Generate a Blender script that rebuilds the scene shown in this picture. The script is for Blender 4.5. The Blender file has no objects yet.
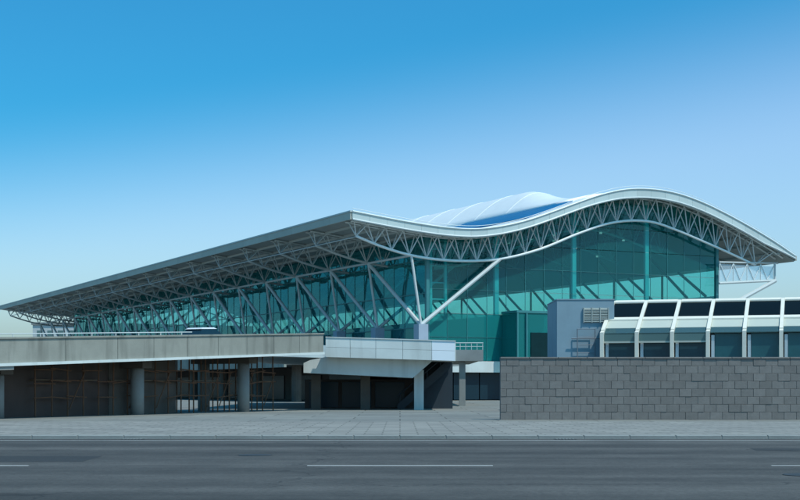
import bpy, math, random
import numpy as np
from mathutils import Vector, Matrix

random.seed(7)
SC = bpy.context.scene
COL = SC.collection
R = math.radians

# ------------------------------------------------------------------ camera
cam_d = bpy.data.cameras.new('camera')
cam = bpy.data.objects.new('camera', cam_d)
COL.objects.link(cam)
cam.location = (0, 0, 1.7)
cam.rotation_euler = (R(90), 0, 0)
cam_d.lens = 60.75
cam_d.sensor_width = 36
cam_d.shift_y = 0.17125
cam_d.clip_start = 0.5
cam_d.clip_end = 8000
SC.camera = cam

# ------------------------------------------------------------------ sky and sun
SUN_EL = R(60)
SUN_AZ = R(130)          # compass angle from +Y towards +X
world = bpy.data.worlds.new('World')
SC.world = world
world.use_nodes = True
wt = world.node_tree
wt.nodes.clear()
sky = wt.nodes.new('ShaderNodeTexSky')
sky.sky_type = 'NISHITA'
sky.sun_disc = False
sky.sun_elevation = SUN_EL
sky.sun_rotation = SUN_AZ
sky.air_density = 1.0
sky.dust_density = 2.2
sky.ozone_density = 2.0
sky.altitude = 100
hs = wt.nodes.new('ShaderNodeMix')
hs.data_type = 'RGBA'
hs.blend_type = 'MULTIPLY'
hs.inputs['Factor'].default_value = 1.0
# the air of that day: deep cyan blue high up and away from the sun, a pale veil low down and sunwards
tcw = wt.nodes.new('ShaderNodeTexCoord')
dt = wt.nodes.new('ShaderNodeVectorMath')
dt.operation = 'DOT_PRODUCT'
dt.inputs[1].default_value = (0.17, 0.0, -1.0)
wt.links.new(tcw.outputs['Generated'], dt.inputs[0])
dmr = wt.nodes.new('ShaderNodeMapRange')
dmr.interpolation_type = 'SMOOTHSTEP'
dmr.inputs['From Min'].default_value = -0.25
dmr.inputs['From Max'].default_value = -0.12
wt.links.new(dt.outputs['Value'], dmr.inputs['Value'])
tint = wt.nodes.new('ShaderNodeMix')
tint.data_type = 'RGBA'
tint.inputs[6].default_value = (0.16, 0.84, 1.10, 1)
tint.inputs[7].default_value = (0.94, 1.20, 1.32, 1)
wt.links.new(dmr.outputs[0], tint.inputs['Factor'])
wt.links.new(tint.outputs[2], hs.inputs[7])
bg = wt.nodes.new('ShaderNodeBackground')
bg.inputs['Strength'].default_value = 0.15
wo = wt.nodes.new('ShaderNodeOutputWorld')
wt.links.new(sky.outputs[0], hs.inputs[6])
wt.links.new(hs.outputs[2], bg.inputs['Color'])
wt.links.new(bg.outputs[0], wo.inputs[0])

sun_d = bpy.data.lights.new('sun', 'SUN')
sun_d.energy = 3.3
sun_d.angle = R(0.6)
sun_d.color = (1.0, 0.95, 0.87)
sun = bpy.data.objects.new('sun', sun_d)
COL.objects.link(sun)
sdir = Vector((math.sin(SUN_AZ) * math.cos(SUN_EL), math.cos(SUN_AZ) * math.cos(SUN_EL), math.sin(SUN_EL)))
sun.rotation_euler = sdir.to_track_quat('Z', 'Y').to_euler()
sun.location = (60, -40, 120)

SC.view_settings.view_transform = 'Standard'
SC.view_settings.look = 'None'
SC.view_settings.exposure = 0.0
SC.view_settings.gamma = 1.0
SC.view_settings.use_curve_mapping = False
SC.render.engine = 'CYCLES'
SC.cycles.use_denoising = True
SC.cycles.max_bounces = 8
SC.cycles.transparent_max_bounces = 24
SC.cycles.caustics_reflective = False
SC.cycles.caustics_refractive = False

# ------------------------------------------------------------------ materials
MATS = {}

def mat(name, col, rough=0.6, metal=0.0, var=0.10, scale=0.6, stain=0.0, stain_col=(0.05, 0.05, 0.045),
        bump=0.0, spec=0.4, streak=0.0, per_object=0.0):
    if name in MATS:
        return MATS[name]
    m = bpy.data.materials.new(name)
    m.use_nodes = True
    nt = m.node_tree
    N, K = nt.nodes, nt.links
    b = N['Principled BSDF']
    b.inputs['Roughness'].default_value = rough
    b.inputs['Metallic'].default_value = metal
    b.inputs['Specular IOR Level'].default_value = spec
    tc = N.new('ShaderNodeNewGeometry')
    nz = N.new('ShaderNodeTexNoise')
    nz.inputs['Scale'].default_value = scale
    nz.inputs['Detail'].default_value = 7
    nz.inputs['Roughness'].default_value = 0.65
    K.new(tc.outputs['Position'], nz.inputs['Vector'])
    mr = N.new('ShaderNodeMapRange')
    mr.inputs['From Min'].default_value = 0.25
    mr.inputs['From Max'].default_value = 0.75
    mr.inputs['To Min'].default_value = 1 - var
    mr.inputs['To Max'].default_value = 1 + var
    K.new(nz.outputs['Fac'], mr.inputs['Value'])
    val = mr.outputs[0]
    if per_object > 0:
        oi = N.new('ShaderNodeObjectInfo')
        m2 = N.new('ShaderNodeMapRange')
        m2.inputs['To Min'].default_value = 1 - per_object
        m2.inputs['To Max'].default_value = 1 + per_object
        K.new(oi.outputs['Random'], m2.inputs['Value'])
        mu = N.new('ShaderNodeMath')
        mu.operation = 'MULTIPLY'
        K.new(val, mu.inputs[0])
        K.new(m2.outputs[0], mu.inputs[1])
        val = mu.outputs[0]
    vm = N.new('ShaderNodeVectorMath')
    vm.operation = 'SCALE'
    vm.inputs[0].default_value = col
    K.new(val, vm.inputs['Scale'])
    out = vm.outputs[0]
    if stain > 0:
        mp = N.new('ShaderNodeMapping')
        mp.inputs['Scale'].default_value = (1, 1, 0.12) if streak else (1, 1, 1)
        K.new(tc.outputs['Position'], mp.inputs['Vector'])
        n2 = N.new('ShaderNodeTexNoise')
        n2.inputs['Scale'].default_value = streak if streak else 0.35
        n2.inputs['Detail'].default_value = 6
        K.new(mp.outputs[0], n2.inputs['Vector'])
        rp = N.new('ShaderNodeMapRange')
        rp.inputs['From Min'].default_value = 0.52
        rp.inputs['From Max'].default_value = 0.78
        rp.inputs['To Max'].default_value = stain
        K.new(n2.outputs['Fac'], rp.inputs['Value'])
        mx = N.new('ShaderNodeMix')
        mx.data_type = 'RGBA'
        K.new(rp.outputs[0], mx.inputs['Factor'])
        K.new(out, mx.inputs[6])
        mx.inputs[7].default_value = (*stain_col, 1)
        out = mx.outputs[2]
    K.new(out, b.inputs['Base Color'])
    if bump > 0:
        n3 = N.new('ShaderNodeTexNoise')
        n3.inputs['Scale'].default_value = 14
        n3.inputs['Detail'].default_value = 5
        K.new(tc.outputs['Position'], n3.inputs['Vector'])
        bp = N.new('ShaderNodeBump')
        bp.inputs['Strength'].default_value = bump
        bp.inputs['Distance'].default_value = 0.03
        K.new(n3.outputs['Fac'], bp.inputs['Height'])
        K.new(bp.outputs[0], b.inputs['Normal'])
    MATS[name] = m
    return m

def glass(name, tint, body, body_fac, refl=(0.8, 0.95, 0.95), ior=1.6, rough=0.03, wav=0.0, tilt=0.0):
    """tinted architectural glass: see-through tint, a little diffuse body, and a Fresnel reflection"""
    m = bpy.data.materials.new(name)
    m.use_nodes = True
    nt = m.node_tree
    N, K = nt.nodes, nt.links
    N.clear()
    o = N.new('ShaderNodeOutputMaterial')
    tr = N.new('ShaderNodeBsdfTransparent')
    tr.inputs[0].default_value = (*tint, 1)
    df = N.new('ShaderNodeBsdfDiffuse')
    oi = N.new('ShaderNodeObjectInfo')
    mr = N.new('ShaderNodeMapRange')
    mr.inputs['To Min'].default_value = 0.88
    mr.inputs['To Max'].default_value = 1.12
    K.new(oi.outputs['Random'], mr.inputs['Value'])
    vm = N.new('ShaderNodeVectorMath')
    vm.operation = 'SCALE'
    vm.inputs[0].default_value = body
    K.new(mr.outputs[0], vm.inputs['Scale'])
    K.new(vm.outputs[0], df.inputs[0])
    m1 = N.new('ShaderNodeMixShader')
    m1.inputs[0].default_value = body_fac
    K.new(tr.outputs[0], m1.inputs[1])
    K.new(df.outputs[0], m1.inputs[2])
    gl = N.new('ShaderNodeBsdfGlossy')
    gl.inputs['Color'].default_value = (*refl, 1)
    gl.inputs['Roughness'].default_value = rough
    fr = N.new('ShaderNodeFresnel')
    fr.inputs['IOR'].default_value = ior
    if wav > 0:
        ge = N.new('ShaderNodeNewGeometry')
        nz = N.new('ShaderNodeTexNoise')
        nz.inputs['Scale'].default_value = 0.25
        K.new(ge.outputs['Position'], nz.inputs['Vector'])
        bp = N.new('ShaderNodeBump')
        bp.inputs['Strength'].default_value = wav
        bp.inputs['Distance'].default_value = 0.2
        K.new(nz.outputs['Fac'], bp.inputs['Height'])
        nrm = bp.outputs[0]
        if tilt > 0:                              # no two panes hang quite alike
            wn = N.new('ShaderNodeTexWhiteNoise')
            wn.noise_dimensions = '1D'
            K.new(oi.outputs['Random'], wn.inputs['W'])
            ma = N.new('ShaderNodeVectorMath')
            ma.operation = 'MULTIPLY_ADD'
            ma.inputs[1].default_value = (tilt, tilt, tilt)
            K.new(wn.outputs['Color'], ma.inputs[0])
            K.new(nrm, ma.inputs[2])
            no = N.new('ShaderNodeVectorMath')
            no.operation = 'NORMALIZE'
            K.new(ma.outputs[0], no.inputs[0])
            nrm = no.outputs[0]
        K.new(nrm, gl.inputs['Normal'])
    m2 = N.new('ShaderNodeMixShader')
    gb = N.new('ShaderNodeNewGeometry')          # reflect once, on the outer face of the sheet only
    inv = N.new('ShaderNodeMath')
    inv.operation = 'SUBTRACT'
    inv.inputs[0].default_value = 1.0
    K.new(gb.outputs['Backfacing'], inv.inputs[1])
    mlt = N.new('ShaderNodeMath')
    mlt.operation = 'MULTIPLY'
    K.new(fr.outputs[0], mlt.inputs[0])
    K.new(inv.outputs[0], mlt.inputs[1])
    K.new(mlt.outputs[0], m2.inputs[0])
    K.new(m1.outputs[0], m2.inputs[1])
    K.new(gl.outputs[0], m2.inputs[2])
    K.new(m2.outputs[0], o.inputs[0])
    MATS[name] = m
    return m

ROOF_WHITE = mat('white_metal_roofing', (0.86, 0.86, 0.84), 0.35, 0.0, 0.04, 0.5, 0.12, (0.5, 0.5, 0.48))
FASCIA = mat('pale_grey_aluminium_fascia', (0.52, 0.60, 0.59), 0.4, 0.0, 0.05, 0.5, 0.2, (0.3, 0.34, 0.33), per_object=0.05)
TRIM = mat('white_painted_edge_trim', (0.74, 0.78, 0.77), 0.4, 0, 0.04)
EAVE = mat('grey_eave_cladding', (0.43, 0.42, 0.36), 0.5, 0, 0.06, 0.4, 0.2, (0.24, 0.23, 0.2), per_object=0.05)
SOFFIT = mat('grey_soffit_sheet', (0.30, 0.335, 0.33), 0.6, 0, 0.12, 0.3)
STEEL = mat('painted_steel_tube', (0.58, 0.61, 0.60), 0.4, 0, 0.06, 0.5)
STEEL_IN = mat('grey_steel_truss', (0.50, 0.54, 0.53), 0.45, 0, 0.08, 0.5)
COLT = mat('pale_teal_wall_column', (0.42, 0.66, 0.64), 0.5, 0, 0.05)
MULLION = mat('teal_grey_mullion', (0.045, 0.21, 0.22), 0.4, 0, 0.05)
PLINTH = mat('blue_grey_column_plinth', (0.36, 0.42, 0.50), 0.6, 0, 0.08, 0.8, 0.2, (0.2, 0.22, 0.24))
CONC = mat('grey_beige_parapet_concrete', (0.285, 0.285, 0.25), 0.85, 0, 0.16, 0.5, 0.75, (0.12, 0.12, 0.105), 0.25, 0.2, 1.4, per_object=0.06)
CONC_W = mat('whitewashed_concrete', (0.62, 0.66, 0.64), 0.8, 0, 0.08, 0.6, 0.55, (0.36, 0.38, 0.36), 0.15, 0.2, 1.2, per_object=0.05)
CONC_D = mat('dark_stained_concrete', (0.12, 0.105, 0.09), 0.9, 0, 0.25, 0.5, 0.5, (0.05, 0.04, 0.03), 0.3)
CONC_G = mat('plain_grey_concrete', (0.26, 0.27, 0.26), 0.85, 0, 0.15, 0.5, 0.4, (0.13, 0.13, 0.12), 0.25)
BLUEGREY = mat('blue_grey_render', (0.235, 0.335, 0.395), 0.75, 0, 0.10, 0.5, 0.5, (0.15, 0.21, 0.26), 0.1, 0.2, 1.0)
STONE = mat('grey_brown_stone_block', (0.20, 0.188, 0.178), 0.88, 0, 0.14, 2.5, 0.4, (0.15, 0.14, 0.135), 0.3, 0.12, 0.8, per_object=0.09)
MORTAR = mat('recessed_mortar', (0.17, 0.158, 0.15), 0.9, 0, 0.15, 2.0)
RIB = mat('white_painted_frame', (0.80, 0.75, 0.64), 0.45, 0, 0.05, 0.7, 0.15, (0.55, 0.54, 0.5), 0, 0.4, 1.5)
BEIGE = mat('pale_beige_panel', (0.50, 0.52, 0.45), 0.6, 0, 0.06, 0.7, 0.2, (0.35, 0.36, 0.3))
DARK = mat('black_undercroft_shade', (0.02, 0.022, 0.022), 0.8, 0, 0.2)  # near-black colour standing in for the deep shade below the ramp
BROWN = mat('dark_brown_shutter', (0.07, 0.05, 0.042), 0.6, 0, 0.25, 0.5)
DTEAL = mat('dark_teal_door_shade', (0.006, 0.03, 0.034), 0.5, 0, 0.2, spec=0.1)
NAVY = mat('navy_shopfront_glass', (0.010, 0.032, 0.048), 0.25, 0, 0.1, 0.5, spec=0.2)
HALLWIN = mat('navy_hall_window', (0.016, 0.06, 0.08), 0.15, 0, 0.2, 0.8, spec=0.3)
TEALWIN = mat('deep_teal_window', (0.025, 0.115, 0.135), 0.15, 0, 0.15, 0.6, spec=0.3)
BLUEGL = mat('saturated_blue_skylight', (0.008, 0.135, 0.31), 0.4, 0, 0.06, 0.5, spec=0.15, per_object=0.06)
DSTEEL = mat('dark_navy_steel', (0.03, 0.045, 0.06), 0.5, 0, 0.1)
INWALL = mat('pale_interior_wall', (0.55, 0.62, 0.6), 0.8, 0, 0.08, 0.2)
INFLOOR = mat('interior_floor', (0.3, 0.31, 0.3), 0.4, 0, 0.08, 0.3)
PALEBLD = mat('pale_far_wall', (0.52, 0.54, 0.53), 0.8, 0, 0.1, 0.2)
LOUVRE = mat('grey_louvre', (0.36, 0.40, 0.38), 0.5, 0, 0.1)
CARW = mat('white_car_paint', (0.75, 0.76, 0.77), 0.25, 0, 0.02, spec=0.6)
TYRE = mat('black_rubber', (0.02, 0.02, 0.02), 0.85)
GL_END = glass('teal_curtain_wall_glass', (0.52, 0.90, 0.89), (0.022, 0.29, 0.32), 0.12, (0.5, 0.92, 0.95), 1.45, wav=0.25, tilt=0.05)
GL_LOW = glass('milky_teal_glass', (0.3, 0.75, 0.75), (0.02, 0.28, 0.28), 0.5, (0.45, 0.95, 0.95), 1.3)
GL_SIDE = glass('reflective_teal_glass', (0.50, 0.86, 0.87), (0.06, 0.34, 0.38), 0.18, (0.42, 0.88, 0.88), 1.75, wav=0.2, tilt=0.03)
GL_RIGHT = glass('light_teal_glass', (0.88, 0.97, 0.93), (0.1, 0.4, 0.38), 0.03, (0.5, 0.9, 0.9), 1.4)
GL_DARK = glass('dark_roof_glazing', (0.18, 0.26, 0.27), (0.01, 0.014, 0.014), 0.6, (0.5, 0.6, 0.6), 1.2, 0.08)
GL_TEALP = glass('grey_teal_window', (0.30, 0.5, 0.5), (0.16, 0.27, 0.27), 0.65, (0.7, 0.9, 0.9), 1.45, 0.05)
GL_SLOPE = glass('grey_teal_sloping_glass', (0.30, 0.5, 0.5), (0.08, 0.15, 0.155), 0.65, (0.7, 0.9, 0.9), 1.35, 0.05)
GL_PALE = glass('pale_screen_glass', (0.85, 0.93, 0.97), (0.7, 0.8, 0.85), 0.3, (0.9, 0.95, 1), 1.4, 0.1)

# ------------------------------------------------------------------ mesh helpers
class MB:
    def __init__(self):
        self.v, self.f = [], []

    def quadbox(self, p):
        """p: 8 corners, bottom loop (4) then top loop (4), both counter-clockwise from above"""
        n = len(self.v)
        self.v += [tuple(q) for q in p]
        for f in ((3, 2, 1, 0), (4, 5, 6, 7), (0, 1, 5, 4), (1, 2, 6, 5), (2, 3, 7, 6), (3, 0, 4, 7)):
            self.f.append(tuple(n + i for i in f))
        return self

    def box(self, x0, x1, y0, y1, z0, z1):
        return self.quadbox([(x0, y0, z0), (x1, y0, z0), (x1, y1, z0), (x0, y1, z0),
                             (x0, y0, z1), (x1, y0, z1), (x1, y1, z1), (x0, y1, z1)])

    def chamfer_box(self, x0, x1, y0, y1, z0, z1, c):
        """box whose front face (-y) is bevelled by c"""
        n = len(self.v)
        self.v += [(x0, y1, z0), (x1, y1, z0), (x1, y1, z1), (x0, y1, z1),
                   (x0, y0 + c, z0), (x1, y0 + c, z0), (x1, y0 + c, z1), (x0, y0 + c, z1),
                   (x0 + c, y0, z0 + c), (x1 - c, y0, z0 + c), (x1 - c, y0, z1 - c), (x0 + c, y0, z1 - c)]
        for f in ((1, 0, 3, 2), (0, 1, 5, 4), (1, 2, 6, 5), (2, 3, 7, 6), (3, 0, 4, 7),
                  (4, 5, 9, 8), (5, 6, 10, 9), (6, 7, 11, 10), (7, 4, 8, 11), (8, 9, 10, 11)):
            self.f.append(tuple(n + i for i in f))
        return self

    def prism(self, pts, y0, y1):
        """outline in x,z (counter-clockwise seen from -y) extruded along y"""
        n, k = len(self.v), len(pts)
        self.v += [(x, y0, z) for x, z in pts] + [(x, y1, z) for x, z in pts]
        self.f.append(tuple(range(n, n + k)))
        self.f.append(tuple(range(n + 2 * k - 1, n + k - 1, -1)))
        for i in range(k):
            j = (i + 1) % k
            self.f.append((n + j, n + i, n + k + i, n + k + j))
        return self

    def tube(self, pts, r, seg=6, cap=True):
        n = len(self.v)
        P = [Vector(p) for p in pts]
        for i, p in enumerate(P):
            if i == 0:
                d = P[1] - P[0]
            elif i == len(P) - 1:
                d = P[-1] - P[-2]
            else:
                d = P[i + 1] - P[i - 1]
            d.normalize()
            up = Vector((0, 0, 1)) if abs(d.z) < 0.95 else Vector((0, 1, 0))
            a = d.cross(up).normalized()
            b = a.cross(d)
            rr = r[i] if isinstance(r, (list, tuple)) else r
            for s in range(seg):
                t = 2 * math.pi * s / seg
                self.v.append(tuple(p + a * (rr * math.cos(t)) + b * (rr * math.sin(t))))
        for i in range(len(P) - 1):
            for s in range(seg):
                t = (s + 1) % seg
                self.f.append((n + i * seg + s, n + i * seg + t, n + (i + 1) * seg + t, n + (i + 1) * seg + s))
        if cap:
            self.f.append(tuple(n + s for s in range(seg - 1, -1, -1)))
            e = n + (len(P) - 1) * seg
            self.f.append(tuple(e + s for s in range(seg)))
        return self

    def mesh(self, name, m, smooth=False):
        me = bpy.data.meshes.new(name)
        me.from_pydata(self.v, [], self.f)
        me.materials.append(m)
        if smooth:
            me.polygons.foreach_set('use_smooth', [True] * len(me.polygons))
        me.validate()
        me.update()
        return me

    def build(self, name, m, parent=None, smooth=False):
        return link(name, self.mesh(name, m, smooth), parent)

def link(name, me, parent=None, mtx=None):
    o = bpy.data.objects.new(name, me)
    COL.objects.link(o)
    o.parent = parent
    if mtx is not None:
        o.matrix_local = mtx
    return o

def empty(name, label, cat, loc=(0, 0, 0), rz=0.0, group=None):
    o = bpy.data.objects.new(name, None)
    COL.objects.link(o)
    o.location = loc
    o.rotation_euler = (0, 0, rz)
    o.empty_display_size = 0.5
    o['label'] = label
    o['category'] = cat
    if group:
        o['group'] = group
    return o

def structure(o):
    o['kind'] = 'structure'
    return o

UNIT = {}
def strut(name, p, q, r, m, parent, seg=8):
    """a straight round bar from p to q: one shared unit cylinder, stretched"""
    key = (m.name, seg)
    if key not in UNIT:
        b = MB().tube([(0, 0, 0), (0, 0, 1)], 1.0, seg)
        UNIT[key] = b.mesh('bar_' + m.name, m, False)
    p, q = Vector(p), Vector(q)
    d = q - p
    mt = Matrix.Translation(p) @ d.to_track_quat('Z', 'Y').to_matrix().to_4x4() @ Matrix.Diagonal((r, r, d.length, 1))
    return link(name, UNIT[key], parent, mt)

def hermite(tab):
    xs = np.array([a for a, _ in tab]); ys = np.array([b for _, b in tab])
    h = np.diff(xs); dl = np.diff(ys) / h
    m = np.empty(len(xs))
    m[1:-1] = (dl[:-1] * h[1:] + dl[1:] * h[:-1]) / (h[:-1] + h[1:])
    m[0], m[-1] = dl[0], dl[-1]
    def f(x):
        i = int(np.clip(np.searchsorted(xs, x) - 1, 0, len(xs) - 2))
        t = (x - xs[i]) / h[i]
        if t < 0:
            return float(ys[0] + m[0] * (x - xs[0]))
        if t > 1:
            return float(ys[-1] + m[-1] * (x - xs[-1]))
        t2, t3 = t * t, t * t * t
        return float((2*t3-3*t2+1)*ys[i] + (t3-2*t2+t)*h[i]*m[i] + (-2*t3+3*t2)*ys[i+1] + (t3-t2)*h[i]*m[i+1])
    return f

# ------------------------------------------------------------------ ground
def paved(name, col, bw, bh, joint, joint_col, var=0.12, stain=0.4, streak=False):
    """flat ground too far off to build slab by slab: colour of slabs, joints, stains and wear"""
    m = mat(name, col, 0.92, 0, var, 0.8, stain, tuple(c * .55 for c in col), 0.4)
    nt = m.node_tree
    N, K = nt.nodes, nt.links
    b = N['Principled BSDF']
    src = b.inputs['Base Color'].links[0].from_socket
    ge = N.new('ShaderNodeNewGeometry')
    if streak:                                   # tyre polish and oil drip along the lanes
        mp = N.new('ShaderNodeMapping')
        mp.inputs['Scale'].default_value = (0.03, 0.42, 1)
        K.new(ge.outputs['Position'], mp.inputs['Vector'])
        nz = N.new('ShaderNodeTexNoise')
        nz.inputs['Scale'].default_value = 1.0
        nz.inputs['Detail'].default_value = 5
        K.new(mp.outputs[0], nz.inputs['Vector'])
        f = N.new('ShaderNodeMapRange')
        f.inputs['From Min'].default_value = 0.35
        f.inputs['From Max'].default_value = 0.7
        f.inputs['To Min'].default_value = 0.7
        f.inputs['To Max'].default_value = 1.6
        K.new(nz.outputs['Fac'], f.inputs['Value'])
        vc = N.new('ShaderNodeTexVoronoi')
        vc.feature = 'DISTANCE_TO_EDGE'
        vc.inputs['Scale'].default_value = 0.07
        wv = N.new('ShaderNodeTexNoise')
        wv.inputs['Scale'].default_value = 0.9
        wv.inputs['Detail'].default_value = 4
        K.new(ge.outputs['Position'], wv.inputs['Vector'])
        ad = N.new('ShaderNodeVectorMath')
        ad.operation = 'MULTIPLY_ADD'
        ad.inputs[1].default_value = (2.2, 2.2, 0)
        K.new(wv.outputs['Color'], ad.inputs[0])
        K.new(ge.outputs['Position'], ad.inputs[2])
        K.new(ad.outputs[0], vc.inputs['Vector'])
        cr = N.new('ShaderNodeMapRange')
        cr.inputs['From Min'].default_value = 0.0005
        cr.inputs['From Max'].default_value = 0.004
        cr.inputs['To Min'].default_value = 0.55
        K.new(vc.outputs['Distance'], cr.inputs['Value'])
        mu = N.new('ShaderNodeMath')
        mu.operation = 'MULTIPLY'
        gr = N.new('ShaderNodeTexNoise')
        gr.inputs['Scale'].default_value = 9.0
        gr.inputs['Detail'].default_value = 9
        gr.inputs['Roughness'].default_value = 0.8
        K.new(ge.outputs['Position'], gr.inputs['Vector'])
        gm = N.new('ShaderNodeMapRange')
        gm.inputs['From Min'].default_value = 0.3
        gm.inputs['From Max'].default_value = 0.7
        gm.inputs['To Min'].default_value = 0.6
        gm.inputs['To Max'].default_value = 1.45
        K.new(gr.outputs['Fac'], gm.inputs['Value'])
        mg = N.new('ShaderNodeMath')
        mg.operation = 'MULTIPLY'
        K.new(f.outputs[0], mg.inputs[0])
        K.new(gm.outputs[0], mg.inputs[1])
        K.new(mg.outputs[0], mu.inputs[0])
        K.new(cr.outputs[0], mu.inputs[1])
        sc = N.new('ShaderNodeVectorMath')
        sc.operation = 'SCALE'
        K.new(src, sc.inputs[0])
        K.new(mu.outputs[0], sc.inputs['Scale'])
        K.new(sc.outputs[0], b.inputs['Base Color'])
    else:
        br = N.new('ShaderNodeTexBrick')
        br.inputs['Scale'].default_value = 1.0
        br.inputs['Brick Width'].default_value = bw
        br.inputs['Row Height'].default_value = bh
        br.inputs['Mortar Size'].default_value = joint
        br.inputs['Color1'].default_value = (0.88, 0.88, 0.88, 1)
        br.inputs['Color2'].default_value = (1.12, 1.12, 1.1, 1)
        br.inputs['Mortar'].default_value = (*joint_col, 1)
        K.new(ge.outputs['Position'], br.inputs['Vector'])
        mx = N.new('ShaderNodeMix')
        mx.data_type = 'RGBA'
        mx.blend_type = 'MULTIPLY'
        mx.inputs['Factor'].default_value = 1
        K.new(src, mx.inputs[6])
        K.new(br.outputs['Color'], mx.inputs[7])
        K.new(mx.outputs[2], b.inputs['Base Color'])
    return m

g = MB()
g.v = [(-3000, -200, 0), (3000, -200, 0), (3000, 5000, 0), (-3000, 5000, 0)]
g.f = [(0, 1, 2, 3)]
GROUND = paved('grey_concrete_apron', (0.20, 0.20, 0.185), 5.0, 4.0, 0.04, (0.45, 0.45, 0.44), 0.18, 0.5)
structure(g.build('ground', GROUND))

ASPH = paved('worn_asphalt', (0.060, 0.057, 0.053), 1, 1, 0, None, 0.25, 0.5, True)
r_ = MB()
r_.v = [(-400, -60, 0.004), (400, -60, 0.004), (400, 44, 0.004), (-400, 44, 0.004)]
r_.f = [(0, 1, 2, 3)]
structure(r_.build('road', ASPH))
PAINT = mat('worn_white_road_paint', (0.62, 0.62, 0.59), 0.8, 0, 0.12, 2.0, 0.75, (0.09, 0.09, 0.09))
mk = None
for i in range(-5, 6):
    if mk is None:
        mb = MB()
        mb.v = [(0, 0, 0), (4, 0, 0), (4, 0.15, 0), (0, 0.15, 0)]
        mb.f = [(0, 1, 2, 3)]
        mk = mb.mesh('road_marking', PAINT)
    if abs(i * 10 - 2) < 22:
        structure(link('road_marking', mk, None, Matrix.Translation((i * 10 - 2, 29, 0.008))))
eb = MB()
eb.v = [(-200, 42.6, 0.008), (200, 42.6, 0.008), (200, 42.78, 0.008), (-200, 42.78, 0.008)]
eb.f = [(0, 1, 2, 3)]
structure(eb.build('road_edge_line', PAINT))
# pavement with kerb stones
PAVE = paved('pavement_slabs', (0.25, 0.24, 0.22), 1.2, 0.8, 0.03, (0.5, 0.5, 0.48), 0.15, 0.45)
pv = MB().box(-120, 120, 44.32, 61.7, -0.2, 0.12).build('pavement', PAVE)
structure(pv)
kb = structure(MB().box(-120, 120, 44.02, 44.3, -0.2, 0.09).build('kerb', CONC_G))
km = MB().chamfer_box(0, 1.48, 0, 0.28, -0.1, 0.128, 0.02).mesh('kerb_stone', CONC_G)
for i in range(28):
    link('kerb_stone', km, kb, Matrix.Translation((-21 + i * 1.5, 44.01, 0)))

PATCH = mat('fresh_asphalt_patch', (0.036, 0.036, 0.036), 0.9, 0, 0.3, 5.0, 0.3, (0.02, 0.02, 0.02), 0.4)
for x0_, x1_, y0_, y1_ in ((-14.5, -7.2, 30.5, 33.2), (9.5, 22.0, 36.0, 37.4)):
    mb = MB()
    mb.v = [(x0_, y0_, .0065), (x1_, y0_ + .1, .0065), (x1_ - .1, y1_, .0065), (x0_ + .15, y1_ - .05, .0065)]
    mb.f = [(0, 1, 2, 3)]
    structure(mb.build('road_patch', PATCH))
IRON = mat('cast_iron', (0.05, 0.048, 0.045), 0.6, 0.3, 0.2, 6.0)
for n_, (x, y) in enumerate(((-3.6, 33.5), (7.8, 26.0))):
    mh = MB().tube([(x, y, -0.02), (x, y, 0.014)], 0.42, 24).build('manhole_cover', IRON)
    structure(mh)
for x in (-9.0, 5.0, 15.0):
    gu = MB().box(x, x + .7, 43.5, 43.95, -.05, .012).build('drain_grate', IRON)
    structure(gu)
    bm_ = MB().box(0, .035, .03, .42, .012, .022).mesh('grate_bar', CONC_G)
    for i in range(6):
        link('grate_bar', bm_, gu, Matrix.Translation((x + .06 + i * .105, 43.5, 0)))

# ------------------------------------------------------------------ terminal building
# local frame: x = along the glazed end wall, y = back along the long side, z up
TERM = empty('terminal_building',
             'huge teal glass airport terminal under a long wave shaped white roof on steel trusses',
             'terminal', (1.48, 166.0, 0), math.atan2(0.4603, 0.8877))
ZB = hermite([(-7.63, 19.87), (-4.4, 18.83), (0, 17.87), (4.5, 17.51), (8.54, 17.56), (12.67, 17.99), (18.58, 19.48),
              (25.15, 22.02), (29.18, 23.36), (32.29, 23.94), (34.78, 24.13), (36.8, 24.06), (40.73, 23.25),
              (45.08, 22.04), (49.53, 20.72), (55.01, 18.99)])
ZT = hermite([(-8.92, 22.56), (-5.2, 22.12), (-2.5, 21.82), (0.95, 21.5), (4.46, 21.3), (8.03, 21.36), (11.69, 21.88),
              (15.41, 22.8), (19.21, 24.08), (23.09, 25.5), (27.05, 26.86), (31.09, 27.83), (35.22, 28.15),
              (39.44, 27.9), (43.74, 27.02), (48.15, 25.65), (52.65, 24.0), (57.25, 22.1), (61.0, 20.35)])
V0, V1 = -1.6, 212.0
NB = 18                      # trusses at 12 m
U0, U1 = -8.92, 61.0
us = np.linspace(U0, U1, 71)

def sheet(name, m, top, bot, v0, v1, ulist, smooth=True):
    b = MB()
    k = len(ulist)
    for v in (v0, v1):
        b.v += [(u, v, top(u)) for u in ulist] + [(u, v, bot(u)) for u in ulist]
    for i in range(k - 1):
        b.f.append((i, i + 1, 2 * k + i + 1, 2 * k + i))
        b.f.append((k + i + 1, k + i, 3 * k + i, 3 * k + i + 1))
        b.f.append((k + i, k + i + 1, i + 1, i))
        b.f.append((2 * k + i, 2 * k + i + 1, 3 * k + i + 1, 3 * k + i))
    b.f.append((0, 2 * k, 3 * k, k))
    b.f.append((2 * k - 1, 4 * k - 1, 3 * k - 1, k - 1))
    return b.build(name, m, TERM)

roof = sheet('roof', ROOF_WHITE, lambda u: ZT(u) - 0.05, lambda u: ZT(u) - 0.35, V0 + 0.1, V1, us)
sheet('soffit', SOFFIT, lambda u: ZT(u) - 0.36, lambda u: ZT(u) - 0.75, V0 + 0.16, V1 - 0.1, us)
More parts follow.
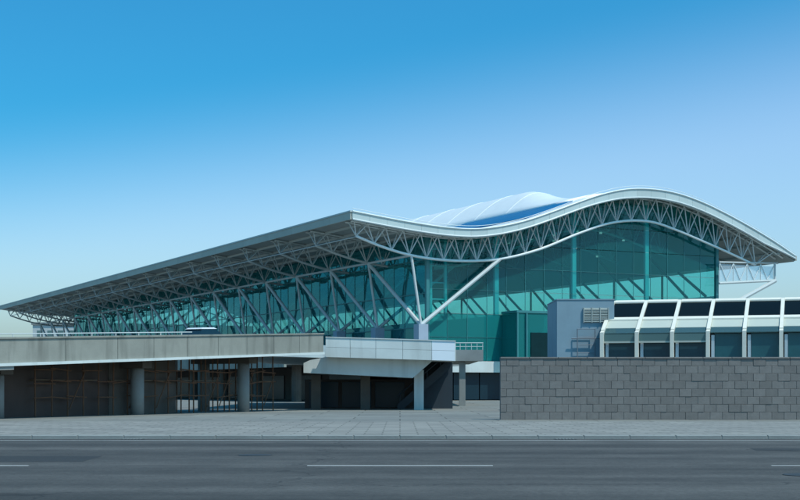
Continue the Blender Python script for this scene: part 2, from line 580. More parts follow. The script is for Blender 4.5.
# fascia of the end wall: panels that follow the wave, a white lower lip and a top rail
n_f = 30
fu = np.linspace(U0, U1, n_f + 1)
fb = lambda u: ZT(u) - (0.98 if u < 24 else 0.98 + 0.22 * min(1, (u - 24) / 8.0)) * min(1.0, 0.35 + (61.0 - u) / 9.0)
for i in range(n_f):
    a, c = fu[i] + 0.012, fu[i + 1] - 0.012
    b = MB()
    for s in range(3):
        p, q = a + (c - a) * s / 3, a + (c - a) * (s + 1) / 3
        b.quadbox([(p, V0 - 0.12, fb(p) + .16), (q, V0 - 0.12, fb(q) + .16), (q, V0 + 0.08, fb(q) + .16), (p, V0 + 0.08, fb(p) + .16),
                   (p, V0 - 0.12, ZT(p)), (q, V0 - 0.12, ZT(q)), (q, V0 + 0.08, ZT(q)), (p, V0 + 0.08, ZT(p))])
    b.build('fascia_panel', FASCIA, TERM)
MB().tube([(u, V0 - 0.14, fb(u) + .06) for u in us], 0.13, 6).build('fascia_lip', STEEL, TERM)
MB().tube([(u, V0 - 0.16, ZT(u) + .03) for u in us], 0.11, 6).build('edge_rail', TRIM, TERM)
MB().tube([(u, V0 - 0.02, ZT(u) + .42) for u in us], 0.035, 5).build('safety_wire', TRIM, TERM)
# eave along the long side
for i in range(36):
    v = V0 + i * (V1 - V0) / 36
    w = (V1 - V0) / 36
    MB().box(U0 - 0.22, U0 - 0.03, v + .015, v + w - .015, 21.62, 22.50).build('eave_panel', EAVE, TERM)
MB().box(U0 - 0.30, U0 + 0.30, V0 - 0.1, V1, 22.51, 22.68).build('gutter', STEEL_IN, TERM)
MB().box(U1 - 0.02, U1 + 0.25, V0 - 0.1, V1, ZT(U1) - 0.62, ZT(U1) + 0.05).build('far_eave', EAVE, TERM)

# roof trusses
UB0, UB1, NP = -7.63, 55.0, 26
pan = (UB1 - UB0) / NP
bot_nodes = [UB0 + i * pan for i in range(NP + 1)]
top_nodes = [UB0 - 0.6] + [UB0 + (i + 0.5) * pan for i in range(NP)] + [57.8]
ztop = lambda u: ZT(u) - 0.95
HW = 0.75
def truss_chords():
    b = MB()
    b.tube([(u, 0, ZB(u)) for u in np.linspace(UB0, UB1, 79)], 0.17, 8)
    for s in (-HW, HW):
        b.tube([(u, s, ztop(u)) for u in np.linspace(U0 + .25, 59.5, 79)], 0.13, 6)
    return b
def web_members():
    w = []
    for i, ub in enumerate(bot_nodes):
        p = (ub, 0, ZB(ub))
        for s in (-HW, HW):
            for ut in (top_nodes[i], top_nodes[i + 1]):
                w.append((p, (ut, s, ztop(ut))))
    return w
WEB = web_members()
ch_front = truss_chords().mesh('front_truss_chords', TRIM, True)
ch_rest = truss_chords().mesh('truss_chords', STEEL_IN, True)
wb = MB()
for p, q in WEB:
    wb.tube([p, q], 0.075, 5, False)
for u in top_nodes:
    wb.tube([(u, -HW, ztop(u)), (u, HW, ztop(u))], 0.06, 5, False)
web_me = wb.mesh('truss_web', STEEL_IN)
for i in range(NB):
    t = link('roof_truss', ch_front if i == 0 else ch_rest, TERM, Matrix.Translation((0, 12 * i, 0)))
    if i == 0:
        for p, q in WEB:
            strut('strut', p, q, 0.08, STEEL, t, 6)
        for u in top_nodes:
            strut('tie', (u, -HW, ztop(u)), (u, HW, ztop(u)), 0.06, STEEL, t, 6)
    else:
        w = link('truss_web', web_me, t)
        w['kind'] = 'stuff'
# purlins under the soffit
for u in np.arange(-6.6, 60, 2.6):
    MB().box(u - .09, u + .09, V0 + .3, V1 - .4, ZT(u) - 1.05, ZT(u) - 0.76).build('purlin', STEEL_IN, TERM)
MB().tube([(-0.1, 0, ZB(-.1)), (-0.1, 12 * (NB - 1), ZB(-.1))], 0.15, 8).build('edge_beam', STEEL, TERM)
MB().tube([(-7.5, 0, ZB(-7.5)), (-7.5, 12 * (NB - 1), ZB(-7.5))], 0.07, 6).build('eave_beam', STEEL_IN, TERM)
MB().tube([(12.7, 12, ZB(12.7)), (12.7, 12 * (NB - 1), ZB(12.7))], 0.15, 8).build('inner_beam', STEEL_IN, TERM)

# tree columns along the long side: plinth and slanting arms
PZ = 9.45
plinth_me = MB().box(-0.66, 0.66, -0.66, 0.66, 5.0, PZ).mesh('column', PLINTH)
for i in range(NB):
    v = 12 * i
    c = link('column', plinth_me, TERM, Matrix.Translation((1.25, v, 0)))
    o = Vector((0, 0, PZ - 0.1))
    lean = lambda u, vv: (u - 1.25, vv - v, ZB(u))
    strut('arm', o, lean(-0.1, v), 0.17, STEEL, c)
    if i < NB - 1:
        strut('arm', o, lean(-0.1, v + 12), 0.24, STEEL, c)
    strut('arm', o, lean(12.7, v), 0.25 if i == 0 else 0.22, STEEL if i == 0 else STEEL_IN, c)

# glazed long side
UG = 2.75
GV1 = 180.0
rows = [5.0, 9.2, 13.4, 17.6, ZT(UG) - 0.8]
nv = 60
pane_me = []
for k in range(4):
    pane_me.append(MB().box(-0.02, 0.02, 0.04, 3.0 - 0.04, rows[k] + .05, rows[k + 1] - .05).mesh('pane', GL_SIDE))
for j in range(nv):
    for k in range(4):
        link('pane', pane_me[k], TERM, Matrix.Translation((UG, 1.2 + j * (GV1 - 1.2) / nv, 0)))
mul_me = MB().box(-0.07, 0.04, -0.035, 0.035, 5.0, rows[-1]).mesh('mullion', MULLION)
for j in range(1, nv + 1):
    link('mullion', mul_me, TERM, Matrix.Translation((UG, 1.2 + j * (GV1 - 1.2) / nv, 0)))
for z in rows[1:4]:
    MB().box(UG - .13, UG - .03, 1.3, GV1, z - .06, z + .06).build('transom', MULLION, TERM)
# inner bracing behind the long glass wall
for j in range(15):
    v = 12 * j + 1.2
    for a, b_ in (((5.0, v + 12, 8.0), (5.0, v + 2.0, 17.4)),):
        strut('brace', a, b_, 0.16, DSTEEL, TERM, 6)

# glazed end wall
VG = 1.2
zr = [5.0, 8.0, 11.0, 14.0, 17.0, 20.0, 23.0, 26.5]
eu = np.linspace(UG, 49.0, 17)
cz = lambda u: ZT(u) - 0.8
for i in range(16):
    a, c = eu[i] + .018, eu[i + 1] - .018
    for k in range(7):
        z0 = zr[k] + .035
        ta, tcc = min(zr[k + 1] - .035, cz(a)), min(zr[k + 1] - .035, cz(c))
        if max(ta, tcc) - z0 < 0.3:
            continue
        ta, tcc = max(ta, z0 + .05), max(tcc, z0 + .05)
        b = MB().quadbox([(a, VG - .02, z0), (c, VG - .02, z0), (c, VG + .02, z0), (a, VG + .02, z0),
                          (a, VG - .02, ta), (c, VG - .02, tcc), (c, VG + .02, tcc), (a, VG + .02, ta)])
        b.build('pane', GL_LOW if k < 2 else GL_END, TERM)
for i in range(17):
    u = eu[i]
    if i in (0, 16):
        MB().box(u - .22, u + .22, VG - .25, VG + .2, 0.2, cz(u)).build('corner_post', MULLION, TERM)
    else:
        MB().box(u - .028, u + .028, VG - .08, VG - .03, 5.0, cz(u)).build('mullion', MULLION, TERM)
for u in (13.0, 25.0, 37.0):
    MB().box(u - .3, u + .3, VG + .1, VG + .5, 5.0, cz(u) - .3).build('wall_column', COLT, TERM)
for z in zr[1:5]:
    hi = [u for u in np.linspace(UG, 49, 200) if cz(u) > z + .1]
    MB().box(hi[0] + .25, hi[-1] - .25, VG - .07, VG - .022, z - .022, z + .022).build('transom', MULLION, TERM)

# lattice mast just inside the glass corner
for u in (3.5, 5.6):
    MB().box(u - .16, u + .16, VG + .3, VG + .6, 5.0, cz(u) - .3).build('mast_post', COLT, TERM)
for i in range(6):
    strut('mast_rung', (3.6, VG + .45, 8.5 + i * 2.1), (5.5, VG + .45, 8.5 + i * 2.1), .09, COLT, TERM, 6)
# far long wall: solid below, a light glass strip, dark band up to the roof
MB().box(49.0, 49.3, 1.5, GV1, 0, 14.5).build('inner_wall', INWALL, TERM)
for j in range(15):
    v = 1.5 + j * 11.9
    MB().box(49.12, 49.16, v + .08, v + 11.82, 14.55, 18.4).build('pane', GL_RIGHT, TERM)
    MB().box(49.0, 49.3, v - .08, v + .08, 14.5, 18.45).build('mullion', DSTEEL, TERM)
    strut('brace', (48.2, v + 7, 18.3), (48.2, v + 1, 14.5), 0.2, DSTEEL, TERM, 6)
    strut('brace', (47.6, v + 13.5, 21.4), (48.6, v + 5.5, 14.5), 0.2, DSTEEL, TERM, 6)
MB().box(49.0, 49.3, 1.5, GV1, 18.45, cz(49.15)).build('spandrel', SOFFIT, TERM)
MB().box(UG, 49, GV1, GV1 + .3, 0, 17.4).build('end_wall', INWALL, TERM)
MB().box(UG - .05, 49.4, VG - .1, GV1 + .3, 4.3, 4.99).build('floor', INFLOOR, TERM)
# round ceiling lamps
LAMP = mat('lit_ceiling_lamp', (0.8, 0.8, 0.75))
LAMP.node_tree.nodes['Principled BSDF'].inputs['Emission Color'].default_value = (1, 0.95, 0.85, 1)
LAMP.node_tree.nodes['Principled BSDF'].inputs['Emission Strength'].default_value = 0.35
lamp_me = MB().tube([(0, 0, 0), (0, 0, 0.2)], 0.2, 8).mesh('ceiling_lamp', LAMP)
for i, u in enumerate((29, 33, 37, 41, 45)):
    for v in (12, 24):
        link('ceiling_lamp', lamp_me, TERM, Matrix.Translation((u, v, ZB(u) - 0.36)))

# base storey under the end wall
MB().box(UG, 49.4, 0.55, 1.05, 3.55, 4.95).build('spandrel_band', CONC_W, TERM)
for i in range(12):
    MB().box(UG + .1 + i * 3.85, UG + 3.85 + i * 3.85 - .05, 1.4, 1.5, 0.1, 3.5).build('shop_pane', NAVY, TERM)
# entrance box on the end wall
MB().box(13.6, 20.2, -2.6, VG - .2, 5.0, 11.05).build('vestibule', GL_LOW, TERM)
MB().box(13.5, 20.3, -2.7, VG - .15, 11.06, 11.35).build('vestibule_roof', MULLION, TERM)
MB().box(15.6, 20.0, -2.75, -2.62, 5.0, 8.6).build('doorway', DTEAL, TERM)  # flat sheet, the darkness of the open entrance put into its colour
for u in (14.9, 20.1, 13.55):
    MB().box(u - .1, u + .1, -2.86, -2.62, 5.0, 11.0).build('door_post', MULLION, TERM)
MB().box(13.4, 48, -2.9, 0.5, 4.4, 4.98).build('end_terrace', CONC_W, TERM)

# right hand bracket below the roof tip
MB().tube([(48.4, -0.1, 16.15), (58.6, -0.1, 16.9)], 0.16, 8).build('bracket_beam', STEEL, TERM)
MB().tube([(58.6, -0.1, 16.7), (58.6, -0.1, 19.4)], 0.15, 8).build('bracket_post', STEEL, TERM)
MB().tube([(58.7, -0.1, 16.9), (49.2, -0.1, 12.6)], 0.3, 8).build('bracket_arm', STEEL, TERM)
MB().tube([(48.4, -0.1, 19.1), (59.2, -0.1, 19.4)], 0.12, 8).build('bracket_tie', STEEL, TERM)
for i in range(4):
    a = 48.5 + i * 2.5
    MB().quadbox([(a, .0, 16.45 + i * .17), (a + 2.38, .0, 16.62 + i * .17), (a + 2.38, .05, 16.62 + i * .17), (a, .05, 16.45 + i * .17),
                  (a, .0, 18.9), (a + 2.38, .0, 18.9), (a + 2.38, .05, 18.9), (a, .05, 18.9)]).build('screen_pane', GL_PALE, TERM)
    MB().tube([(a, -.05, 16.4 + i * .17), (a, -.05, 19.1)], 0.07, 6).build('screen_post', TRIM, TERM)
    MB().tube([(a, -.08, 19.1), (a + 1.24, -.08, 16.5 + i * .17)], 0.06, 6).build('screen_brace', TRIM, TERM)
    MB().tube([(a + 2.48, -.08, 19.1), (a + 1.24, -.08, 16.5 + i * .17)], 0.06, 6).build('screen_brace', TRIM, TERM)

# raised middle roof with its blue skylight strip
RU = np.linspace(26.0, 44.0, 25)
RV = [5, 7, 9, 11, 13, 15, 17, 19, 21, 23, 25, 27] + list(range(29, 200, 4)) + [200]
def sm(t):
    t = max(0.0, min(1.0, t))
    return t * t * (3 - 2 * t)
def ridge(u, v):
    w = math.sin(math.pi * min(1, max(0, (u - 26.0) / 17.0)) ** 0.92)
    v0 = 4.0 + max(0, (u - 26.0)) * 1.05
    return ZT(u) + 0.30 + max(0, w) * 2.75 * sm((v - v0) / 14.0)
b = MB()
k = len(RU)
for v in RV:
    b.v += [(u, v, ridge(u, v)) for u in RU]
n = len(b.v)
for v in RV:
    b.v += [(u, v, ZT(u) - 0.04) for u in RU]
for j in range(len(RV) - 1):
    for i in range(k - 1):
        b.f.append((j * k + i, j * k + i + 1, (j + 1) * k + i + 1, (j + 1) * k + i))
    b.f.append((n + j * k, j * k, (j + 1) * k, n + (j + 1) * k))
    b.f.append((j * k + k - 1, n + j * k + k - 1, n + (j + 1) * k + k - 1, (j + 1) * k + k - 1))
for i in range(k - 1):
    b.f.append((n + i, n + i + 1, i + 1, i))
rr = b.build('raised_roof', ROOF_WHITE, TERM, True)
for v in list(range(20, 200, 9)):
    MB().tube([(u, v, ridge(u, v) + .02) for u in RU], 0.025, 5).build('seam', ROOF_WHITE, rr)
for j in range(8):
    v = 3.0 + j * 3.6
    b = MB()
    ul = np.linspace(18.6, 25.95, 7)
    for s in range(6):
        p, q = ul[s], ul[s + 1]
        b.quadbox([(p, v + .04, ZT(p) - .03), (q, v + .04, ZT(q) - .03), (q, v + 3.54, ZT(q) - .03), (p, v + 3.54, ZT(p) - .03),
                   (p, v + .04, ZT(p) + .16), (q, v + .04, ZT(q) + .16), (q, v + 3.54, ZT(q) + .16), (p, v + 3.54, ZT(p) + .16)])
    b.build('skylight_pane', BLUEGL, TERM)

# departures deck and the dark arrivals level below it
MB().box(-20.0, UG - .1, -8.0, 262.0, 4.2, 4.985).build('deck', CONC_G, TERM)
MB().box(-20.3, -20.0, -8.0, 262.0, 3.9, 6.0).build('deck_parapet', CONC, TERM)
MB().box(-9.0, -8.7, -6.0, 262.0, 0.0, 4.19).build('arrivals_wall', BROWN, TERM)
for j in range(22):
    MB().box(-9.12, -9.01, -5 + j * 12, 4.5 + j * 12, 0.1, 3.2).build('arrivals_pane', NAVY, TERM)
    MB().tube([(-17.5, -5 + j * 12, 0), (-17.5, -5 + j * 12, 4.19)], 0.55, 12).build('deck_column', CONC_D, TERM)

# ------------------------------------------------------------------ access ramp
RAMP = empty('access_ramp', 'long grey concrete elevated road ramp with panelled parapet in front of the terminal',
             'ramp', (-20.7, 70.0, 0), math.atan2(0.8705, 0.4923))
S0, S1 = -36.0, 30.9
gz = lambda s: 4.29 + 0.0414 * s
def along(b, s0, s1, y0, y1, za, zb_):
    return b.quadbox([(s0, y0, gz(s0) + za), (s1, y0, gz(s1) + za), (s1, y1, gz(s1) + za), (s0, y1, gz(s0) + za),
                      (s0, y0, gz(s0) + zb_), (s1, y0, gz(s1) + zb_), (s1, y1, gz(s1) + zb_), (s0, y1, gz(s0) + zb_)])
along(MB(), S0, S1, 0.3, 8.0, -1.45, -1.0).build('roadway', ASPH, RAMP)
joints = [S0, -30, -24, -18, -12, -6, -0.5, 4.75, 9.0, 12.2, 15.4, 18.5, 21.6, 24.7, 27.8, S1]
for a, c in zip(joints[:-1], joints[1:]):
    b = MB()
    along(b, a + .02, c - .02, 0.0, 0.28, -1.36, -0.10)
    b.build('parapet_panel', CONC, RAMP)
along(MB(), S0, S1, -0.07, 0.34, -0.095, 0.0).build('coping', CONC, RAMP)
along(MB(), S0, S1, -0.10, 0.29, -1.52, -1.365).build('drip_edge', CONC_W, RAMP)
along(MB(), S0, S1, 8.0, 8.3, -1.5, 0.0).build('rear_parapet', CONC, RAMP)
MB().tube([(S0, 0.15, gz(S0) + .16), (16, 0.15, gz(16) + .16)], 0.035, 6).build('handrail', STEEL, RAMP)
for i in range(26):
    s = S0 + 1 + i * 2
    strut('rail_post', (s, 0.15, gz(s) - .01), (s, 0.15, gz(s) + .16), 0.03, STEEL, RAMP, 6)
# recessed wall below the ramp
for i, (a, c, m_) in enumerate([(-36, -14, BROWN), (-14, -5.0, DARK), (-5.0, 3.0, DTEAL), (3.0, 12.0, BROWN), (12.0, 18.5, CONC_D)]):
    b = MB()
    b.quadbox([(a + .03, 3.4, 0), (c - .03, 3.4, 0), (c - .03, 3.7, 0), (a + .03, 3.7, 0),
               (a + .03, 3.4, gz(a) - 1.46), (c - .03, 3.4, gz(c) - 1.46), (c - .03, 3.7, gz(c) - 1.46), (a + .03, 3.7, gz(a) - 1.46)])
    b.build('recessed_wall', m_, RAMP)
for s in (-22, -10, 2, 13.5, 24.5):
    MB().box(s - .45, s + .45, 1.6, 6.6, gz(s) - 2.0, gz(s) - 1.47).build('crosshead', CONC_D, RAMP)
    MB().tube([(s, 2.4, 0), (s, 2.4, gz(s) - 1.9)], 0.42, 12).build('pier', CONC_G, RAMP, True)
    MB().tube([(s, 5.8, 0), (s, 5.8, gz(s) - 1.9)], 0.42, 12).build('pier', CONC_G, RAMP, True)
along(MB(), -1.9, 0.9, -0.02, 0.5, -1.72, -1.53).build('drain_box', CONC_G, RAMP)

# ------------------------------------------------------------------ scaffold below the ramp
RUST = mat('rusty_brown_tube', (0.16, 0.085, 0.05), 0.8, 0, 0.3, 2.0)
PLANK = mat('weathered_plank', (0.20, 0.15, 0.10), 0.9, 0, 0.25, 2.0)
SCAF = empty('tube_scaffold', 'rusty brown tube scaffold with planks standing in the shade under the ramp', 'scaffold',
             (-20.7, 70.0, 0), math.atan2(0.8705, 0.4923))
rs = random.Random(3)
for i in range(19):
    s = 5.5 + i * 1.3
    for y in (3.0, 4.4):
        if y > 3.2 and s < 19:
            continue
        strut('standard', (s, y, 0), (s + rs.uniform(-.05, .05), y, gz(s) - 1.6), 0.05, RUST, SCAF, 6)
    if i < 18:
        for z in (1.1, 2.0, 2.75):
            if rs.random() < .85:
                strut('ledger', (s - .2, 2.93, z + rs.uniform(-.12, .12)), (s + 1.5, 2.93, z + rs.uniform(-.12, .12)), 0.04, RUST, SCAF, 6)
        if rs.random() < .5:
            strut('diagonal', (s, 2.88, .4), (s + 1.3, 2.88, 2.6), 0.035, RUST, SCAF, 6)
        if rs.random() < .6:
            MB().box(s - .1, s + 1.38, 3.05, 3.38 if s < 19 else 4.2, 2.08, 2.13).build('plank', PLANK, SCAF)

# ------------------------------------------------------------------ landing slab
LAND = empty('landing_deck', 'white panelled concrete landing slab on a tapered haunch at the ramp head', 'landing', (0, 97.5, 0))
lz = lambda x: 5.31 - 0.030 * (x + 5.4)
XL, XR = -5.38, 3.97
def lbox(b, x0, x1, y0, y1, a0, a1):
    return b.quadbox([(x0, y0, lz(x0) + a0), (x1, y0, lz(x1) + a0), (x1, y1, lz(x1) + a0), (x0, y1, lz(x0) + a0),
                      (x0, y0, lz(x0) + a1), (x1, y0, lz(x1) + a1), (x1, y1, lz(x1) + a1), (x0, y1, lz(x0) + a1)])
lbox(MB(), XL + .05, XR - .02, 0.13, 46.0, -1.40, -0.45).build('slab', CONC_W, LAND)
lbox(MB(), -14.0, XL, 5.2, 46.0, -1.40, -0.45).build('slab', CONC_W, LAND)
BRIGHT = mat('bright_white_panel', (0.82, 0.86, 0.90), 0.5, 0, 0.03)
edges = [XL, -3.6, -1.75, 0.2, 2.3, XR]
for i in range(5):
    a, c = edges[i], edges[i + 1]
    for (p, q) in ((-1.44, -0.73), (-0.715, -0.04)):
        m_ = BRIGHT if i == 4 else CONC_W
        lbox(MB(), a + .012, c - .012, 0.0, 0.12, p, q).build('facing_panel', m_, LAND)
lbox(MB(), XL, XR + .05, -0.05, 0.35, -0.035, 0.03).build('coping', CONC_W, LAND)
lbox(MB(), XR, XR + .06, 0.13, 46, -1.44, -0.04).build('side_fascia', CONC_W, LAND)
px = lambda p, y, d=100.0: ((p - 400) / 1350 * d, 1.7 + (387 - y) / 1350 * d)
hp = [(-7.05, 2.74), (0.95, 2.37), (2.36, 3.60), (2.36, 3.66), (-5.4, 3.90), (-6.6, 3.66), (-7.05, 3.45)]
MB().prism(hp, 1.2, 9.0).build('haunch', CONC_W, LAND)
MB().box(1.05, 1.75, 2.2, 3.2, 0, 2.95).build('pier', CONC_W, LAND)
for x in (-6.3, -2.6):
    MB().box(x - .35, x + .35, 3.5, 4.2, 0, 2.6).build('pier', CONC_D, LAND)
MB().box(-7.5, 1.0, 8.8, 9.0, 0, 2.3).build('rear_screen', BROWN, LAND)
for x in (-6.0, -3.4, -0.8):
    MB().box(x - 1.15, x + 1.15, 8.66, 8.78, 0.1, 2.1).build('rear_pane', NAVY, LAND)

# ------------------------------------------------------------------ stairs below the landing
ST = empty('outdoor_staircase', 'dark steel staircase climbing steeply beside the white landing pier', 'staircase', (1.0, 104.0, 0))
nst = 20
x0, x1, h = -1.2, 2.95, 3.75
for y in (0.0, 2.1):
    MB().prism([(x0, 0.0), (x0 + .45, 0.0), (x1 + .1, h - .45), (x1 + .1, h + .1), (x1 - .2, h + .1), (x0, .35)], y, y + .1).build('stringer', DSTEEL, ST)
tm = MB().box(0, .32, 0.12, 2.08, -0.06, 0).mesh('tread', DSTEEL)
for i in range(nst):
    link('tread', tm, ST, Matrix.Translation((x0 + .1 + i * (x1 - x0) / nst, 0, (i + 1) * h / nst)))
for y in (0.05, 2.15):
    MB().tube([(x0, y, 1.0), (x1, y, h + .75)], 0.045, 6).build('handrail', DSTEEL, ST)
    for t in (0.05, .3, .55, .8, 1.0):
        strut('baluster', (x0 + t * (x1 - x0), y, t * h + .1), (x0 + t * (x1 - x0), y, t * (h - .25) + 1.0), 0.03, DSTEEL, ST, 6)
MB().box(x0, x1 + .2, 2.4, 2.55, 0, h + .4).build('back_panel', DSTEEL, ST)

# ------------------------------------------------------------------ balcony beside the landing
BA = empty('concrete_balcony', 'small grey concrete balcony with thin railing right of the white landing', 'balcony', (6.15, 120.0, 0))
MB().box(-1.35, 1.25, 0, 2.4, 4.02, 5.0).build('slab', CONC_G, BA)
MB().tube([(-1.35, .06, 5.62), (1.25, .06, 5.62)], 0.045, 6).build('handrail', STEEL_IN, BA)
MB().tube([(-1.35, .06, 5.3), (1.25, .06, 5.3)], 0.03, 6).build('midrail', STEEL_IN, BA)
for i in range(6):
    strut('rail_post', (-1.3 + i * .5, .06, 4.99), (-1.3 + i * .5, .06, 5.62), 0.03, STEEL_IN, BA, 6)
MB().box(-.85, -.3, .6, 1.15, 0, 4.02).build('post', CONC_G, BA)
MB().box(-1.3, 1.2, 2.4, 24, 4.1, 4.9).build('link_bridge', CONC_G, BA)

# ------------------------------------------------------------------ stone wall
SW = empty('stone_wall', 'long grey brown coursed stone block wall at lower right', 'wall', (5.2, 70.0, 0))
H = 3.2
MB().box(0.01, 26, 0.028, 0.5, 0, H - .03).build('core', MORTAR, SW)
ch = H / 8
blk = [MB().chamfer_box(.008, w - .008, 0, 0.3, .006, ch - .006, .008).mesh('stone_block', STONE) for w in (0.32, 0.64)]
wid = (0.32, 0.64)
cnt = 0
for row in range(8):
    x = 0.0
    rnd = random.Random(row)
    while x < 18.5:
        j = 0 if (x == 0 and row % 2) else 1
        link('stone_block', blk[j], SW, Matrix.Translation((x, rnd.uniform(-.012, .012), row * ch)))
        x += wid[j]
        cnt += 1
cap_me = MB().chamfer_box(.01, 1.49, -0.05, 0.55, H - .03, H + .05, .015).mesh('coping_stone', STONE)
for i in range(17):
    link('coping_stone', cap_me, SW, Matrix.Translation((i * 1.5, 0, 0)))

# ------------------------------------------------------------------ plant tower
TW = empty('stair_tower', 'plain blue grey windowless block with louvre and ladder beside the canopied hall', 'tower block', (10.7, 92.0, 0))
MB().box(0, 3.9, 0, 6.0, 0, 7.63).build('wall', BLUEGREY, TW)
MB().box(-.04, 3.93, -.04, 6.03, 7.635, 7.70).build('coping', BLUEGREY, TW)
MB().box(1.78, 3.5, -.04, -.003, 6.1, 7.1).build('louvre', LOUVRE, TW)
lv = TW.children[-1]
sl = MB().quadbox([(1.82, -.13, 0), (3.46, -.13, 0), (3.46, -.05, .06), (1.82, -.05, .06),
                   (1.82, -.13, .02), (3.46, -.13, .02), (3.46, -.05, .08), (1.82, -.05, .08)]).mesh('slat', LOUVRE)
for i in range(8):
    link('slat', sl, lv, Matrix.Translation((0, 0, 6.14 + i * .117)))
for i in range(4):
    MB().box(1.78 + i * .56, 1.84 + i * .56, -.15, -.041, 6.08, 7.12).build('louvre_bar', LOUVRE, lv)
LADM = mat('galvanised_ladder', (0.16, 0.19, 0.22), 0.5)
lad = MB().tube([(1.35, -.3, 2.0), (1.35, -.3, 5.65)], 0.035, 6).build('ladder', LADM, TW)
strut('stile', (2.55, -.3, 2.0), (2.55, -.3, 5.65), .035, LADM, lad, 6)
for i in range(7):
    z = 2.4 + i * .54
    strut('rung', (1.35, -.3, z), (2.55, -.3, z), .025, LADM, lad, 6)
strut('bracket', (0.95, -.3, 5.0), (3.0, -.3, 5.0), .04, LADM, lad, 6)

# ------------------------------------------------------------------ canopied hall
HALL = empty('canopied_hall', 'low hall with white frames, sloping dark glass roof and tall windows behind stone wall',
             'hall', (13.47, 90.0, 0), R(-17))
BW = 2.3
NBAY = 9
ZK, ZTP, DB = 5.23, 7.62, 5.4
def on_slope(t, off=0.0):
    return (DB * t, ZK + (ZTP - ZK) * t + off)
def rib_mesh():
    b = MB()
    w = .12
    # vertical leg
    b.box(-w, w, -.16, .16, 0, ZK - .02)
    # sloping blade
    y0, z0 = -.16, ZK - .02
    b.quadbox([(-w, -.16, ZK - .02), (w, -.16, ZK - .02), (w, .34, ZK - .12), (-w, .34, ZK - .12),
               (-w, -.16, ZK + .10), (w, -.16, ZK + .10), (w, .34, ZK + .22), (-w, .34, ZK + .22)])
    ya, za = on_slope(.06)
    yb, zb_ = on_slope(1.0)
    b.quadbox([(-w, ya, za - .16), (w, ya, za - .16), (w, yb, zb_ - .16), (-w, yb, zb_ - .16),
               (-w, ya, za + .16), (w, ya, za + .16), (w, yb, zb_ + .16), (-w, yb, zb_ + .16)])
    return b.mesh('rib', RIB)
rib = rib_mesh()
def slope_panel(name, t0, t1, m_, off, th=.06, x0=.13, x1=BW - .13):
    a, za = on_slope(t0, off)
    c, zc = on_slope(t1, off)
    return MB().quadbox([(x0, a, za - th), (x1, a, za - th), (x1, c, zc - th), (x0, c, zc - th),
                         (x0, a, za), (x1, a, za), (x1, c, zc), (x0, c, zc)]).mesh(name, m_)
p_dark = slope_panel('roof_pane', .47, .965, GL_DARK, .03)
p_bar = slope_panel('transom', .395, .465, RIB, .12, .2)
p_beige = slope_panel('sill_panel', .17, .39, BEIGE, .02)
p_glass = slope_panel('roof_pane', .02, .165, GL_SLOPE, .0)
p_top = slope_panel('ridge_bar', .967, 1.03, RIB, .12, .2)
w_full = MB().box(.42, BW - .13, .30, .36, 0.3, ZK - .05).mesh('window_pane', TEALWIN)
w_top = MB().box(.13, BW - .13, .02, .07, 4.75, ZK - .03).mesh('window_pane', GL_TEALP)
w_lint = MB().box(.13, BW - .13, -.02, .1, 4.62, 4.74).mesh('lintel', BEIGE)
w_low = MB().box(.42, BW - .13, .30, .36, 0.3, 4.6).mesh('window_pane', HALLWIN)
w_post = MB().box(.20, .40, .22, .40, 0.0, 5.1).mesh('window_post', mat('pale_blue_post', (0.42, 0.52, 0.58), .5))
for i in range(NBAY + 1):
    T = Matrix.Translation((i * BW, 0, 0))
    link('rib', rib, HALL, T)
    if i == NBAY:
        break
    low = (w_top, w_lint, w_low) if i < 3 else (w_full,)
    for me in (p_dark, p_bar, p_beige, p_glass, p_top, w_post) + low:
        link(me.name.split('.')[0], me, HALL, T)
LL = NBAY * BW
MB().box(.1, LL, DB + .2, DB + 8, 0, ZTP - .15).build('rear_block', CONC_G, HALL)
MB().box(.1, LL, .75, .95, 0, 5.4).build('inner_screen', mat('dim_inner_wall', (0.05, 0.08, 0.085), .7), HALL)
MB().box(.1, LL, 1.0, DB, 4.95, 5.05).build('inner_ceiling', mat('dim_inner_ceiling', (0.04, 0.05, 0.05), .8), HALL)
MB().box(-.06, .1, .2, DB + .2, 0, 5.0).build('side_wall', BLUEGREY, HALL)

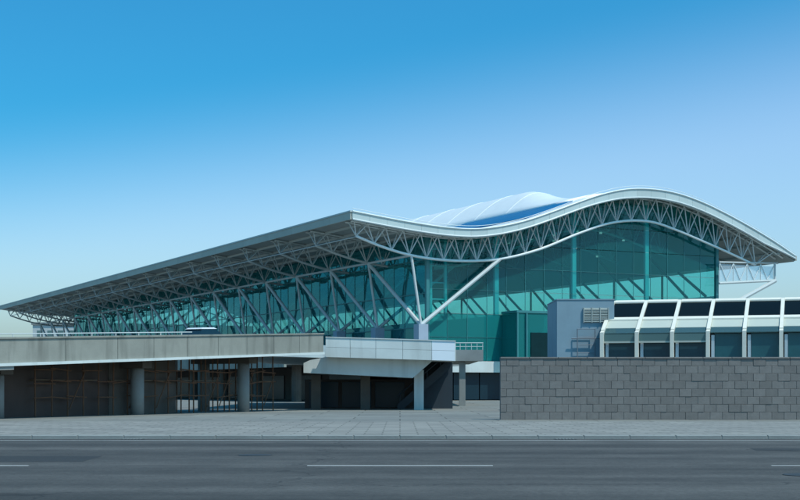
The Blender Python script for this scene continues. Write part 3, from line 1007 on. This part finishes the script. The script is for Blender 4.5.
# ------------------------------------------------------------------ car on the ramp
CAR = empty('parked_car', 'white saloon car on the ramp, only its roof showing above the parapet', 'car')
def car():
    prof = [(-2.2, .35), (2.15, .35), (2.2, .62), (2.1, .80), (1.05, .92), (-1.75, .95), (-2.2, .88)]
    body = MB()
    for s in (-1, 1):
        body.v += [(x, s * .85, z) for x, z in prof]
    k = len(prof)
    body.f = [tuple(range(k)), tuple(range(2 * k - 1, k - 1, -1))] + [(i, k + i, k + (i + 1) % k, (i + 1) % k) for i in range(k)]
    body.build('body', CARW, CAR)
    cabm = MB().quadbox([(-1.6, -.8, .93), (1.0, -.8, .93), (1.0, .8, .93), (-1.6, .8, .93),
                         (-1.0, -.63, 1.38), (.35, -.63, 1.38), (.35, .63, 1.38), (-1.0, .63, 1.38)])
    cabm.build('cabin_glass', NAVY, CAR)
    MB().quadbox([(-1.15, -.66, 1.375), (.5, -.66, 1.375), (.5, .66, 1.375), (-1.15, .66, 1.375),
                  (-.95, -.55, 1.46), (.3, -.55, 1.46), (.3, .55, 1.46), (-.95, .55, 1.46)]).build('roof', CARW, CAR)
    for x in (-1.35, 1.35):
        for y in (-.8, .8):
            w = MB().tube([(x, y - .1, .33), (x, y + .1, .33)], .33, 14).build('wheel', TYRE, CAR)
            MB().tube([(x, y - .105, .33), (x, y + .105, .33)], .19, 10).build('rim', STEEL, w)
car()
d2 = Vector((0.4923, 0.8705)); nb = Vector((-0.8705, 0.4923))
sc_ = 19.7
cp = Vector((-20.7, 70.0)) + d2 * sc_ + nb * 2.0
CAR.location = (cp.x, cp.y, gz(sc_) - 0.995)
CAR.rotation_euler = (0, -math.atan(0.0414), math.atan2(d2.y, d2.x))

# ------------------------------------------------------------------ pale block beyond the far end
FB = empty('far_block', 'pale low block standing beyond the far left end of the terminal', 'building', (-112, 430.0, 0))
MB().box(-5, 16, 0, 14, 0, 21.5).build('wall', PALEBLD, FB)
MB().box(-5.4, 16.4, -.4, 14.4, 21.51, 22.3).build('roof', CONC_G, FB)
for i in range(6):
    for kk in range(4):
        MB().box(-3.6 + i * 3.3, -1.8 + i * 3.3, -.08, -.003, 4 + kk * 4.5, 6.2 + kk * 4.5).build('window', GL_TEALP, FB)
